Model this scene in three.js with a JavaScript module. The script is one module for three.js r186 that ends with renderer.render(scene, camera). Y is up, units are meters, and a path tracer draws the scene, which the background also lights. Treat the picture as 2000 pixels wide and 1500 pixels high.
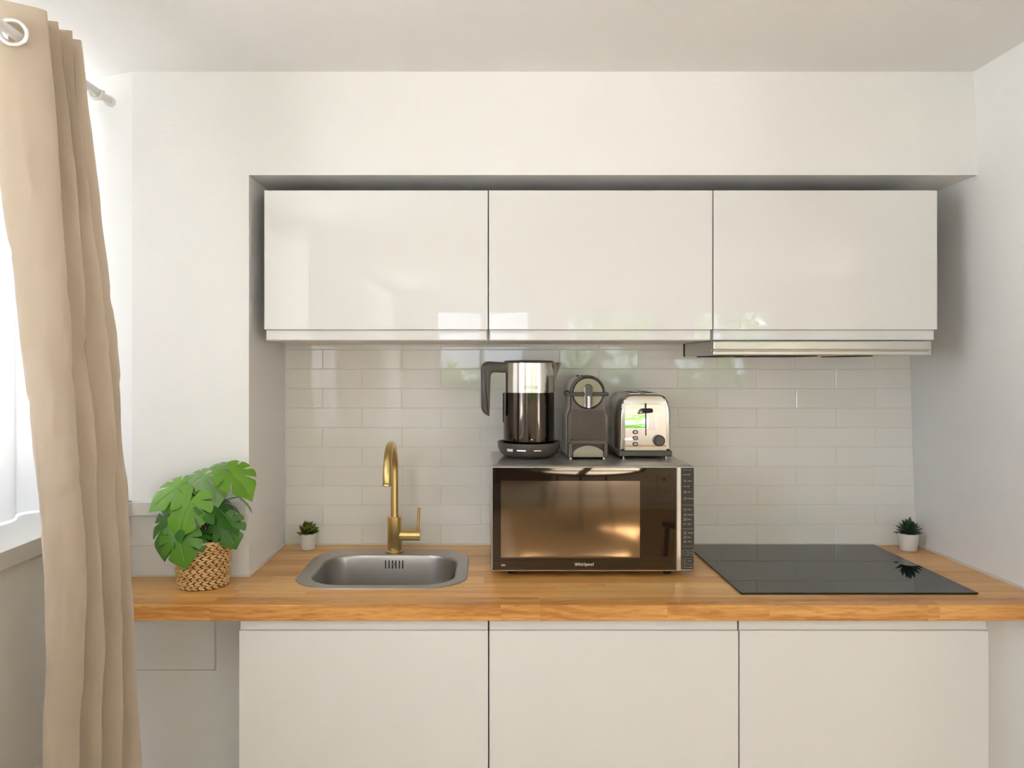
import * as THREE from 'three';
import { RoundedBoxGeometry } from 'three/addons/geometries/RoundedBoxGeometry.js';
import { mergeGeometries, mergeVertices, toCreasedNormals } from 'three/addons/utils/BufferGeometryUtils.js';
import { RectAreaLightUniformsLib } from 'three/addons/lights/RectAreaLightUniformsLib.js';
import { FontLoader } from 'three/addons/loaders/FontLoader.js';
import { TextGeometry } from 'three/addons/geometries/TextGeometry.js';
import { Brush, Evaluator, SUBTRACTION } from 'three-bvh-csg';

// ------------------------------------------------------------------ camera, sky, daylight, exposure
// x right, y up, z out of the tiled wall (its face is z = 0). Units are metres.
const scene = new THREE.Scene();
const camera = new THREE.PerspectiveCamera(52.74, 4 / 3, 0.05, 200);
camera.position.set(0, 1.489, 2.46);
camera.lookAt(0, 1.489, 0);
camera.setViewOffset(2000, 1500, 52, 36, 2000, 1500);      // shift lens: the shot is level, the crop is not centred
const renderer = new THREE.WebGLRenderer();
renderer.toneMapping = THREE.LinearToneMapping;
renderer.toneMappingExposure = 1.43;
renderer.shadowMap.enabled = true;
scene.background = new THREE.Color().setRGB(0.90, 1.0, 1.16);   // even bright overcast sky
scene.backgroundIntensity = 3.6;
RectAreaLightUniformsLib.init();
function daylight(x, y, z, w, h, tx, ty, tz, intensity) {
  const l = new THREE.RectAreaLight(new THREE.Color().setRGB(0.90, 1.0, 1.16), intensity, w, h);
  l.position.set(x, y, z); l.lookAt(tx, ty, tz); scene.add(l); return l;
}
daylight(-1.42, 1.68, 1.42, 2.2, 1.05, 0, 1.68, 1.42, 1.2);     // sky seen by the big side window, just outside its panes
const sun = new THREE.DirectionalLight(new THREE.Color().setRGB(1.0, 0.985, 0.95), 62);   // low sun through the rear windows on to rug and floor
sun.position.set(4.2, 8.0, 14.9); sun.target.position.set(1.2, 0, 4.7); sun.castShadow = true; sun.shadow.mapSize.set(2048, 2048);
Object.assign(sun.shadow.camera, { left: -6, right: 6, top: 6, bottom: -6, near: 1, far: 40 }); scene.add(sun, sun.target);

// ------------------------------------------------------------------ helpers
let seed = 7;
const rnd = () => { seed = (seed * 1664525 + 1013904223) >>> 0; return seed / 4294967296; };
const rr = (a, b) => a + (b - a) * rnd();
const lerp = (a, b, t) => a + (b - a) * t;
const R = (d) => d * Math.PI / 180;
const used = {};
function numbered(n) { if (!(n in used)) { used[n] = 0; return n; } used[n]++; return n + '_' + String(used[n]).padStart(3, '0'); }
function meshOf(name, g, m) { const o = new THREE.Mesh(g, m); o.name = name; o.castShadow = o.receiveShadow = true; return o; }
function part(name, g, m, parent, label) { if (Array.isArray(g)) g = merge(g); const o = meshOf(name, g, m); parent.add(o); if (label) o.userData.label = label; return o; }
function thing(name, label, category, [x, y, z] = [0, 0, 0], group) {
  const o = new THREE.Group(); o.name = numbered(name); o.position.set(x, y, z); scene.add(o);
  o.userData = { label, category }; if (group) o.userData.group = group; return o;
}
function struct(name, g, m, label, category) {
  if (Array.isArray(g)) g = merge(g);
  const o = meshOf(name, g, m); scene.add(o); o.userData = { kind: 'structure', label, category }; return o;
}
function merge(list) { return mergeGeometries(list.map((g) => { const q = g.index ? g.toNonIndexed() : g.clone(); for (const k of Object.keys(q.attributes)) if (!['position', 'normal', 'uv'].includes(k)) q.deleteAttribute(k); if (!q.attributes.uv) q.setAttribute('uv', new THREE.BufferAttribute(new Float32Array(q.attributes.position.count * 2), 2)); q.clearGroups(); return q; }), false); }
function metreUV(g, ox = 0, oy = 0) {            // uv in metres from the dominant axis of each vertex normal
  const p = g.attributes.position, n = g.attributes.normal, uv = new Float32Array(p.count * 2);
  for (let i = 0; i < p.count; i++) {
    const ax = Math.abs(n.getX(i)), ay = Math.abs(n.getY(i)), az = Math.abs(n.getZ(i));
    let u, v;
    if (ax > ay && ax > az) { u = p.getZ(i); v = p.getY(i); } else if (ay >= az) { u = p.getX(i); v = p.getZ(i); } else { u = p.getX(i); v = p.getY(i); }
    uv[2 * i] = u + ox; uv[2 * i + 1] = v + oy;
  }
  g.setAttribute('uv', new THREE.BufferAttribute(uv, 2)); return g;
}
const bx = (x0, x1, y0, y1, z0, z1) => metreUV(new THREE.BoxGeometry(x1 - x0, y1 - y0, z1 - z0).translate((x0 + x1) / 2, (y0 + y1) / 2, (z0 + z1) / 2));
const rb = (x0, x1, y0, y1, z0, z1, r = 0.002, s = 2) => metreUV(new RoundedBoxGeometry(x1 - x0, y1 - y0, z1 - z0, s, Math.min(r, (x1 - x0) / 2.01, (y1 - y0) / 2.01, (z1 - z0) / 2.01)).translate((x0 + x1) / 2, (y0 + y1) / 2, (z0 + z1) / 2));
const shapeOf = (pts) => new THREE.Shape(pts.map(([a, b]) => new THREE.Vector2(a, b)));
const prismY = (pts, y0, y1) => metreUV(new THREE.ExtrudeGeometry(shapeOf(pts), { depth: y1 - y0, bevelEnabled: false }).rotateX(Math.PI / 2).translate(0, y1, 0));
const prismZ = (pts, z0, z1) => metreUV(new THREE.ExtrudeGeometry(shapeOf(pts), { depth: z1 - z0, bevelEnabled: false }).translate(0, 0, z0));
const ext = (shape, depth, bevel = 0, z0 = 0, cs = 16) => new THREE.ExtrudeGeometry(shape, { depth: depth - 2 * bevel, bevelEnabled: bevel > 0, bevelThickness: bevel, bevelSize: bevel, bevelOffset: -bevel, bevelSegments: 2, curveSegments: cs }).translate(0, 0, z0 + bevel);
const lathe = (pts, n = 48) => new THREE.LatheGeometry(pts.map(([a, b]) => new THREE.Vector2(Math.max(a, 1e-5), b)), n);
const cyl = (r0, r1, h, n = 32) => new THREE.CylinderGeometry(r1, r0, h, n).translate(0, h / 2, 0);
const tube = (pts, r, n = 24, rs = 12) => new THREE.TubeGeometry(new THREE.CatmullRomCurve3(pts.map((p) => new THREE.Vector3(...p))), n, r, rs, false);
function rrShape(x0, x1, y0, y1, r) {
  const s = new THREE.Shape(); s.moveTo(x0 + r, y0); s.lineTo(x1 - r, y0); s.absarc(x1 - r, y0 + r, r, -Math.PI / 2, 0); s.lineTo(x1, y1 - r); s.absarc(x1 - r, y1 - r, r, 0, Math.PI / 2);
  s.lineTo(x0 + r, y1); s.absarc(x0 + r, y1 - r, r, Math.PI / 2, Math.PI); s.lineTo(x0, y0 + r); s.absarc(x0 + r, y0 + r, r, Math.PI, Math.PI * 1.5); return s;
}
function grid(nu, nv, f, closedU = false) {       // f(u, v) -> [x, y, z] with smooth normals
  const pos = [], uv = [], idx = [];
  for (let j = 0; j <= nv; j++) for (let i = 0; i <= nu; i++) { const p = f(i / nu, j / nv); pos.push(p[0], p[1], p[2]); uv.push(p[3] ?? i / nu, p[4] ?? j / nv); }
  for (let j = 0; j < nv; j++) for (let i = 0; i < nu; i++) { const a = j * (nu + 1) + i, b = a + 1, c = a + nu + 1, d = c + 1; idx.push(a, b, d, a, d, c); }
  const g = new THREE.BufferGeometry(); g.setAttribute('position', new THREE.Float32BufferAttribute(pos, 3)); g.setAttribute('uv', new THREE.Float32BufferAttribute(uv, 2)); g.setIndex(idx); g.computeVertexNormals();
  if (closedU) { const n = g.attributes.normal; for (let j = 0; j <= nv; j++) { const a = j * (nu + 1), b = a + nu; const v = new THREE.Vector3(n.getX(a) + n.getX(b), n.getY(a) + n.getY(b), n.getZ(a) + n.getZ(b)).normalize(); n.setXYZ(a, v.x, v.y, v.z); n.setXYZ(b, v.x, v.y, v.z); } }
  return g;
}
// value noise, tileable
function makeNoise(size, s0) {
  let s = s0 >>> 0; const t = new Float32Array(size * size); for (let i = 0; i < t.length; i++) { s = (s * 1664525 + 1013904223) >>> 0; t[i] = s / 4294967296; }
  const sm = (x) => x * x * (3 - 2 * x), m = (a) => ((a % size) + size) % size;
  return (x, y) => { const xi = Math.floor(x), yi = Math.floor(y), fx = sm(x - xi), fy = sm(y - yi); const a = t[m(yi) * size + m(xi)], b = t[m(yi) * size + m(xi + 1)], c = t[m(yi + 1) * size + m(xi)], d = t[m(yi + 1) * size + m(xi + 1)]; return lerp(lerp(a, b, fx), lerp(c, d, fx), fy); };
}
const noise = makeNoise(64, 11), noise2 = makeNoise(256, 23);
function dataTex(w, h, f, { srgb = true, sx = 1, sy = 1 } = {}) {     // f(i, j) -> [r, g, b] 0..255; sx, sy = metres one tile covers
  const d = new Uint8Array(w * h * 4);
  for (let j = 0; j < h; j++) for (let i = 0; i < w; i++) { const c = f(i, j), o = 4 * (j * w + i); d[o] = c[0]; d[o + 1] = c[1]; d[o + 2] = c[2]; d[o + 3] = 255; }
  const t = new THREE.DataTexture(d, w, h); t.wrapS = t.wrapT = THREE.RepeatWrapping; t.magFilter = t.minFilter = THREE.LinearFilter; t.repeat.set(1 / sx, 1 / sy);
  if (srgb) t.colorSpace = THREE.SRGBColorSpace; t.needsUpdate = true; return t;
}
const col = (r, g, b) => new THREE.Color().setRGB(r, g, b);        // linear
const std = (o) => new THREE.MeshPhysicalMaterial(o);

// ------------------------------------------------------------------ materials
const bumpPaint = dataTex(256, 256, (i, j) => { const v = 255 * (0.6 * noise2(i / 4, j / 4) + 0.4 * noise2(i / 1.0, j / 1.0)); return [v, v, v]; }, { srgb: false, sx: 0.35, sy: 0.35 });
function woodTex(s, base, dark, contrast) {
  const n1 = makeNoise(128, s), n2 = makeNoise(64, s + 5);
  return dataTex(1024, 256, (i, j) => {
    const u = i / 1024, v = j / 256;
    const warp = n2(u * 8, v * 8) * 1.1 + n2(u * 16 + 9, v * 16) * 0.35;
    const rings = 0.5 + 0.5 * Math.sin((v * 16 + warp * 1.5) * Math.PI * 2);
    const fine = n1(u * 32, v * 128), fine2 = n1(u * 64 + 7, v * 128 + 31), broad = n2(u * 4 + 3, v * 16 + 5);
    let t = contrast * (0.35 * rings * broad + 0.35 * fine * fine2 * 1.6 + 0.45 * broad);
    if (n1(u * 64, v * 128 + 60) > 0.86) t += 0.12;
    return [0, 1, 2].map((k) => Math.max(0, Math.min(255, lerp(base[k], dark[k], Math.min(1, t)))));
  }, { sx: 1.2, sy: 0.3 });
}
const M = {};
M.paint = std({ color: col(0.90, 0.89, 0.87), roughness: 0.75, bumpMap: bumpPaint, bumpScale: 0.0003 });
M.paintCool = M.paint;
M.ceiling = std({ color: col(0.89, 0.88, 0.86), roughness: 0.85, bumpMap: bumpPaint, bumpScale: 0.0003 });
M.trim = std({ color: col(0.82, 0.81, 0.79), roughness: 0.4 });
M.grout = std({ color: col(0.82, 0.79, 0.74), roughness: 0.9 });
M.tiles = [[0.895, 0.87, 0.82], [0.90, 0.88, 0.835], [0.89, 0.86, 0.805]].map((c) => std({ color: col(...c), roughness: 0.03, ior: 1.55 }));
M.caulk = std({ color: col(0.80, 0.74, 0.64), roughness: 0.5 });
M.cabinet = std({ color: col(0.80, 0.79, 0.77), roughness: 0.012, ior: 1.58 });
M.cabinetMatt = std({ color: col(0.80, 0.785, 0.755), roughness: 0.16, ior: 1.5 });
M.carcass = std({ color: col(0.84, 0.815, 0.77), roughness: 0.5 });
const woods = [woodTex(3, [250, 202, 132], [222, 162, 88], 1.0), woodTex(17, [246, 194, 122], [212, 150, 78], 1.0), woodTex(29, [252, 208, 142], [228, 172, 102], 0.95)];
M.oak = []; for (const w of woods) for (const t of [1.0, 0.94, 1.04]) M.oak.push(std({ map: w, color: col(t, t * 0.98, t * 0.95), roughness: 0.32, bumpMap: w, bumpScale: 0.00008 }));
const figuredShaded = [woodTex(53, [246, 190, 114], [192, 126, 58], 1.1), woodTex(67, [240, 182, 106], [182, 118, 52], 1.1)];   // front-edge boards: stronger flamed grain, with the edge's shade put into the colour
M.oakFiguredShaded = figuredShaded.map((w) => std({ map: w, roughness: 0.32, bumpMap: w, bumpScale: 0.00008 }));
M.steel = std({ color: col(0.62, 0.60, 0.57), metalness: 1, roughness: 0.24 });
M.steelSoft = std({ color: col(0.58, 0.56, 0.53), metalness: 1, roughness: 0.34 });
M.steelBasin = std({ color: col(0.50, 0.48, 0.455), metalness: 1, roughness: 0.36 });
M.chrome = std({ color: col(0.86, 0.84, 0.81), metalness: 1, roughness: 0.03 });
M.brass = std({ color: col(0.76, 0.57, 0.25), metalness: 1, roughness: 0.3 });
M.blackGlass = std({ color: col(0.012, 0.012, 0.012), roughness: 0.025, ior: 1.52 });
M.black = std({ color: col(0.012, 0.011, 0.010), roughness: 0.4 });
M.dark = std({ color: col(0.02, 0.018, 0.016), roughness: 0.6 });
M.white = std({ color: col(0.85, 0.84, 0.81), roughness: 0.35 });

const weave = dataTex(128, 128, (i, j) => { const a = Math.sin(i / 128 * Math.PI * 2 * 16), b = Math.sin(j / 128 * Math.PI * 2 * 16); const v = 128 + 60 * (((i >> 2) + (j >> 2)) % 2 ? a : b) + 40 * (noise2(i / 2, j / 2) - 0.5); return [v, v, v]; }, { srgb: false, sx: 0.03, sy: 0.03 });
M.curtain = std({ color: col(0.66, 0.55, 0.43), roughness: 0.9, bumpMap: weave, bumpScale: 0.0004, side: THREE.DoubleSide, transmission: 0.38, thickness: 0, sheen: 0.3, sheenRoughness: 0.6, sheenColor: col(0.6, 0.5, 0.4) });
M.sheer = std({ color: col(0.93, 0.93, 0.93), roughness: 1, transmission: 0.095, thickness: 0, side: THREE.DoubleSide });
M.pane = std({ color: col(1, 1, 1), roughness: 0, transmission: 1, thickness: 0, ior: 1.45 });

// ------------------------------------------------------------------ the room
const CEIL = 2.282, REAR = 6.69, FARX = 3.45, NICHE = 0.37, SOFFIT = 2.003, COUNTER = 0.92;
const floorTex = woodTex(41, [228, 206, 178], [200, 174, 144], 1.0); floorTex.repeat.set(1 / 1.2, 1 / 0.28);
M.floor = std({ map: floorTex, roughness: 0.35 });
struct('floor', bx(-1.32, FARX + 0.15, -0.12, 0, -0.15, REAR + 0.15), M.floor, 'pale wooden floor of the room', 'floor');
struct('ceiling', bx(-1.32, FARX + 0.15, CEIL, CEIL + 0.12, -0.15, REAR + 0.15), M.ceiling, 'plain white ceiling above the kitchen', 'ceiling');
const wallBack = struct('wall_back', bx(-0.66, 1.44, 0, SOFFIT + 0.02, -0.14, -0.0010), M.grout, 'tiled back wall of the kitchen niche', 'wall');
struct('wall_pier', prismY([[-0.638, -0.14], [-0.638, NICHE], [-0.953, NICHE], [-1.28, NICHE - 0.12], [-1.32, -0.14]], 0, CEIL), M.paintCool, 'white pier beside the niche, behind the potted plant', 'wall');
struct('wall_soffit', bx(-0.6385, 1.36, SOFFIT, CEIL, -0.14, NICHE), M.paint, 'white bulkhead above the wall cabinets', 'wall');
struct('wall_right', prismZ([[1.405, 0], [1.318, CEIL], [1.52, CEIL], [1.52, 0]], -0.14, 1.1), M.paint, 'plain white wall at the right end of the worktop', 'wall');
struct('wall_partition', bx(1.5, FARX + 0.15, 0, CEIL, 0.98, 1.1), M.paint, 'white partition turning right beyond the kitchen', 'wall');
struct('wall_far_right', [bx(FARX, FARX + 0.15, 0, CEIL, 1.0, 3.4), bx(FARX, FARX + 0.15, 0, CEIL, 4.7, REAR + 0.15), bx(FARX, FARX + 0.15, 0, 0.9, 3.4, 4.7), bx(FARX, FARX + 0.15, 2.2, CEIL, 3.4, 4.7)], M.paint, 'white wall on the far right of the room', 'wall');
// side wall with the big window
const LZ0 = 4.7, LZ1 = 6.3, FZ0 = 3.4, FZ1 = 4.7, WZ0 = 0.26, WZ1 = 2.55, SILL = 1.123;
struct('wall_left', [bx(-1.32, -0.966, 0, SILL - 0.037, NICHE - 0.12, WZ1 + 0.01), bx(-1.32, -0.966, 0, CEIL, WZ1, LZ0), bx(-1.32, -0.966, 0, 0.9, LZ0, LZ1), bx(-1.32, -0.966, 2.2, CEIL, LZ0, LZ1), bx(-1.32, -0.966, 0, CEIL, LZ1, REAR + 0.15)], M.paintCool, 'pale wall under and beside the side window', 'wall');
struct('trim_1', rb(-1.30, -0.948, SILL - 0.037, SILL, 0.25, WZ1 + 0.02, 0.002), M.trim, 'white window sill board behind the beige curtain', 'sill');
struct('trim_2', rb(-0.966, -0.640, SILL - 0.037, SILL, NICHE - 0.005, NICHE + 0.014, 0.002), M.trim, 'white ledge running behind the potted plant', 'ledge');
struct('trim_3', rb(-0.966, -0.6385, 1.0027, 1.0276, NICHE - 0.005, NICHE + 0.004, 0.0025), M.paintCool, 'thin raised moulding low on the pier behind the plant', 'moulding');
function windowUnit(name, label, w, h, cols, bars, place) {     // local: x along the wall, y up, room side +z
  const g = new THREE.Group(); g.name = name; scene.add(g); g.userData = { kind: 'structure', label, category: 'window' };
  const f = 0.05;
  part('window_frame', [bx(0, w, 0, f, -0.03, 0.03), bx(0, w, h - f, h, -0.03, 0.03), bx(0, f, f, h - f, -0.03, 0.03), bx(w - f, w, f, h - f, -0.03, 0.03)], M.trim, g);
  const cw = (w - 2 * f) / cols;
  for (let c = 0; c < cols; c++) {
    const x0 = f + c * cw, x1 = x0 + cw, s = 0.035;
    const sash = part('sash', [bx(x0, x1, f, f + s, -0.02, 0.02), bx(x0, x1, h - f - s, h - f, -0.02, 0.02), bx(x0, x0 + s, f + s, h - f - s, -0.02, 0.02), bx(x1 - s, x1, f + s, h - f - s, -0.02, 0.02), ...bars.map((t) => bx(x0 + s, x1 - s, h * t - 0.012, h * t + 0.012, -0.015, 0.015))], M.trim, g);
    part('pane', new THREE.PlaneGeometry(cw - 2 * s, h - 2 * f - 2 * s).translate((x0 + x1) / 2, h / 2, 0), M.pane, sash);
  }
  place(g); return g;
}
windowUnit('window_1', 'big side window behind the sheer and the beige curtain', WZ1 - WZ0, CEIL - SILL, 3, [0.72], (g) => { g.rotation.y = Math.PI / 2; g.position.set(-1.26, SILL, WZ1); });

struct('trim_6', rb(-1.30, -1.16, 2.20, CEIL, 0.26, WZ1, 0.002), M.trim, 'white head board above the side window', 'head board');
windowUnit('window_5', 'added unseen side window for fill light, further back along the left wall', LZ1 - LZ0, 1.3, 3, [0.72], (g) => { g.rotation.y = Math.PI / 2; g.position.set(-1.2, 0.9, LZ1); });  // added opening, out of view, lets in extra fill light from the left
windowUnit('window_6', 'window in the far right wall behind the viewer', FZ1 - FZ0, 1.3, 3, [0.72], (g) => { g.rotation.y = -Math.PI / 2; g.position.set(FARX + 0.09, 0.9, FZ0); });

// rear wall with three windows (they show in the glossy doors and tiles)
const RW = [[-0.60, 0.55], [0.80, 1.92], [2.20, 3.15]], RY0 = 1.02, RY1 = 2.15;
{
  const p = [bx(-1.32, FARX + 0.15, 0, RY0, REAR, REAR + 0.15), bx(-1.32, FARX + 0.15, RY1, CEIL, REAR, REAR + 0.15)];
  let x = -1.32; for (const [a, b] of RW) { p.push(bx(x, a, RY0, RY1, REAR, REAR + 0.15)); x = b; } p.push(bx(x, FARX + 0.15, RY0, RY1, REAR, REAR + 0.15));
  struct('wall_rear', p, M.paint, 'white rear wall with three windows behind the viewer', 'wall');
  RW.forEach(([a, b], i) => windowUnit('window_' + (i + 2), ['rear window nearest the side window', 'middle rear window looking on to foliage', 'rear window furthest to the right'][i], b - a, RY1 - RY0, 2, [0.74], (g) => { g.rotation.y = Math.PI; g.position.set(b, RY0, REAR + 0.08); }));
}

// ------------------------------------------------------------------ tiles, one mesh each
function tileGeo(w, h, d, c) {
  const x = w / 2, y = h / 2, xi = x - c, yi = y - c, z0 = -d, z1 = -c * 0.7;
  const P = [[-x, -y, z0], [x, -y, z0], [x, y, z0], [-x, y, z0], [-x, -y, z1], [x, -y, z1], [x, y, z1], [-x, y, z1], [-xi, -yi, 0], [xi, -yi, 0], [xi, yi, 0], [-xi, yi, 0]];
  const F = [[8, 9, 10, 11]]; for (let k = 0; k < 4; k++) { const n = (k + 1) % 4; F.push([4 + k, 4 + n, 8 + n, 8 + k], [k, n, 4 + n, 4 + k]); }
  const pos = []; for (const [a, b, c2, d2] of F) for (const i of [a, b, c2, a, c2, d2]) pos.push(...P[i]);
  const g = new THREE.BufferGeometry(); g.setAttribute('position', new THREE.Float32BufferAttribute(pos, 3)); g.computeVertexNormals(); return g;
}
{
  const PX = 0.2507, PY = 0.06197, gap = 0.0016, cache = {};
  for (let r = 0; r < 11; r++) {
    const y0 = COUNTER + 0.001 + r * PY, y1 = y0 + PY - gap;
    const off = r % 2 ? -0.517 : -0.517 + PX / 2;      // even rows counted from the worktop start half a tile later
    const edges = [-0.637]; for (let k = -2; k < 12; k++) { const x = off + k * PX; if (x > -0.63 && x < 1.35) edges.push(x); } edges.push(1.352 - 0.0 + 0.012 * (1 - r / 11));
    for (let k = 0; k + 1 < edges.length; k++) {
      const a = edges[k] + gap / 2, b = edges[k + 1] - gap / 2, key = (b - a).toFixed(4);
      const g = cache[key] ??= tileGeo(b - a, y1 - y0, 0.006, 0.0013);
      const t = part('tile', g, M.tiles[Math.floor(rnd() * 3)], wallBack);
      t.position.set((a + b) / 2, (y0 + y1) / 2, rr(-0.0001, 0.0001)); t.rotation.set(R(rr(-0.20, 0.20)), R(rr(-0.13, 0.13)), 0);
    }
  }
}
// caulk beads
struct('trim_4', [bx(-0.638, 1.366, COUNTER, COUNTER + 0.005, -0.001, 0.005), bx(-0.64, -0.633, COUNTER, COUNTER + 0.005, 0, NICHE + 0.004), bx(-0.965, -0.633, COUNTER, COUNTER + 0.005, NICHE, NICHE + 0.005)], M.caulk, 'cream sealant bead where the worktop meets the walls', 'sealant');
struct('trim_5', new THREE.BoxGeometry(0.006, 0.005, 0.62).translate(1.3655, COUNTER + 0.0025, 0.31), M.caulk, 'cream sealant bead along the right wall', 'sealant');

// access panel cut into the pier under the worktop
{
  const t = thing('access_panel', 'flush white access panel in the wall under the worktop, left of the base cabinets', 'panel', [0, 0, 0]);
  part('panel', rb(-0.960, -0.729, 0.670, 0.876, NICHE - 0.004, NICHE + 0.0035, 0.0015), M.paintCool, t);
  part('edge_bead', [bx(-0.965, -0.7265, 0.6665, 0.6688, NICHE - 0.004, NICHE + 0.002), bx(-0.7285, -0.7262, 0.6665, 0.88, NICHE - 0.004, NICHE + 0.002)], M.caulk, t);
}

// ------------------------------------------------------------------ worktop of oak staves, with the sink cut-out
function rrPts(cx, cz, hx, hz, r, n = 10) {
  const out = []; for (const [sx, sz, a0] of [[1, 1, 0], [-1, 1, 90], [-1, -1, 180], [1, -1, 270]]) for (let k = 0; k <= n; k++) { const a = R(a0 + 90 * k / n); out.push([cx + sx * (hx - r) + r * Math.cos(a), cz + sz * (hz - r) + r * Math.sin(a)]); }
  return out;
}
const SINK = { ocx: -0.278, ocz: 0.2825, ohx: 0.230, ohz: 0.2075, orr: 0.115, cx: -0.2745, cz: 0.302, hx: 0.1955, hz: 0.161, r: 0.095 };
{
  const t = thing('worktop', 'long oiled oak stave worktop carrying sink, hob and microwave', 'worktop', [0, 0, 0]);
  const cut = new Brush(prismY(rrPts(SINK.cx, SINK.cz, SINK.hx + 0.008, SINK.hz + 0.008, SINK.r), 0.80, 1.0)); cut.updateMatrixWorld();
  const ev = new Evaluator(); ev.attributes = ['position', 'normal', 'uv']; ev.useGroups = false;
  const rows = 10, top = COUNTER, bot = COUNTER - 0.038;
  for (let r = 0; r < rows; r++) {
    const z0 = r < 6 ? r * NICHE / 6 : NICHE + (r - 6) * (0.62 - NICHE) / 4, z1 = z0 + (r < 6 ? NICHE / 6 : (0.62 - NICHE) / 4), xl = r < 6 ? -0.638 : -0.962;
    const zs = [[z0, z1]]; let starts = [xl];
    if (r === rows - 1) starts.push(-0.655, 0.13, 0.675, 1.08); else { let x = xl + rr(0.25, 0.6); while (x < 1.2) { starts.push(x); x += rr(0.38, 0.75); } }
    { const q = []; for (let k = 0; k < starts.length; k++) { q.push(starts[k]); const e = starts[k + 1] ?? 1.367; if (starts[k] < SINK.cx - 0.18 && e > SINK.cx + 0.18 && z1 > SINK.cz - SINK.hz - 0.01 && z0 < SINK.cz + SINK.hz + 0.01) q.push(SINK.cx); } starts = q; }
    starts.push(1.367);
    for (let k = 0; k + 1 < starts.length; k++) {
      const x0 = starts[k], x1 = starts[k + 1]; let za = z0, g;
      let xa = x0;
      if (r === rows - 1) {
        const s = new THREE.Shape(), b = 0.0025; s.moveTo(-z1 + b, bot); s.lineTo(-za, bot); s.lineTo(-za, top); s.lineTo(-z1 + b, top); s.absarc(-z1 + b, top - b, b, Math.PI / 2, Math.PI); s.lineTo(-z1, bot + b); s.absarc(-z1 + b, bot + b, b, Math.PI, Math.PI * 1.5);
        g = new THREE.ExtrudeGeometry(s, { depth: x1 - xa, bevelEnabled: false, curveSegments: 4 }).rotateY(Math.PI / 2).translate(xa, 0, 0);
      } else g = bx(xa, x1, bot, top, za, z1);
      g = metreUV(g, rnd() * 1.2, rnd() * 0.3);
      if (x1 > SINK.cx - 0.21 && xa < SINK.cx + 0.21 && z1 > SINK.cz - 0.175 && za < SINK.cz + 0.175) {
        const b = new Brush(g.index ? g.toNonIndexed() : g); b.geometry.clearGroups(); b.updateMatrixWorld(); const res = ev.evaluate(b, cut, SUBTRACTION); if (!res.geometry.attributes.position.count) continue; g = res.geometry; g.clearGroups();
      }
      if (za < z1 - 0.001) part('stave', g, r === rows - 1 ? M.oakFiguredShaded[k % 2] : M.oak[Math.floor(rnd() * M.oak.length)], t);
    }
  }
}

// ------------------------------------------------------------------ cabinets
const XC = [-0.592, 0.008, 0.608, 1.208];
const doorProfile = (y0, y1, zb, zf, edge) => {   // slab with a soft recessed grip along one edge (edge = 'top' or 'bottom'), in (z, y)
  const s = new THREE.Shape(), r = 0.002;
  s.moveTo(zb, y0); s.lineTo(zf - r, y0); s.absarc(zf - r, y0 + r, r, -Math.PI / 2, 0); s.lineTo(zf, y1 - r); s.absarc(zf - r, y1 - r, r, 0, Math.PI / 2); s.lineTo(zb, y1); return s;
};
const doorGeo = (x0, x1, y0, y1, zb, zf) => metreUV(toCreasedNormals(new THREE.ExtrudeGeometry(doorProfile(y0, y1, -0, zf - zb), { depth: x1 - x0 - 0.003, bevelEnabled: true, bevelSize: 0.0012, bevelThickness: 0.0012, bevelOffset: -0.0012, bevelSegments: 1, curveSegments: 4 }).rotateY(-Math.PI / 2).scale(1, 1, 1).translate(x1 - 0.0015, 0, zb), 0.6));
for (let i = 0; i < 3; i++) {
  const x0 = XC[i], x1 = XC[i + 1];
  const t = thing('wall_cabinet', ['glossy white wall cabinet above the sink, nearest the plant', 'glossy white wall cabinet in the middle, above the kettle', 'glossy white wall cabinet above the extractor hood'][i], 'cabinet', [0, 0, 0], 'glossy white wall cabinets');
  part('body', bx(x0 + 0.0005, x1 - 0.0005, 1.5565, 1.957, 0.001, 0.366), M.carcass, t);
  part('door', rb(x0 + 0.0015, x1 - 0.0015, 1.585, 1.957, 0.3675, 0.392, 0.0015), M.cabinet, t);
  part('grip_rail', rb(x0 + 0.004, x1 - 0.004, 1.5575, 1.5848, 0.3675, 0.381, 0.0015), M.cabinet, t, 'recessed glossy grip strip along the lower edge of the door');
}
for (let i = 0; i < 3; i++) {
  const x0 = XC[i], x1 = XC[i + 1];
  const t = thing('base_cabinet', ['white base cabinet under the sink', 'white base cabinet under the microwave', 'white base cabinet under the hob'][i], 'cabinet', [0, 0, 0], 'white base cabinets');
  part('body', bx(x0 + 0.0005, x1 - 0.0005, 0.08, i === 0 ? 0.72 : 0.8815, 0.02, 0.578), M.carcass, t);
  part('door', rb(x0 + 0.0015, x1 - 0.0015, 0.085, 0.853, 0.580, 0.604, 0.0015), M.cabinetMatt, t);
  part('grip_rail', rb(x0 + 0.002, x1 - 0.002, 0.8532, 0.8815, 0.579, 0.597, 0.0015), M.cabinetMatt, t, 'recessed grip strip along the upper edge of the door');
  part('plinth', bx(x0, x1, 0, 0.079, 0.50, 0.516), M.carcass, t);
}
{
  const t = thing('filler_panel', 'narrow white filler panel between the last base cabinet and the right wall', 'panel', [0, 0, 0]);
  part('panel', rb(1.2105, 1.368, 0.02, 0.8815, 0.540, 0.558, 0.001), M.cabinetMatt, t);
  part('plinth', bx(1.2105, 1.368, 0, 0.019, 0.50, 0.516), M.carcass, t);
}
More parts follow.
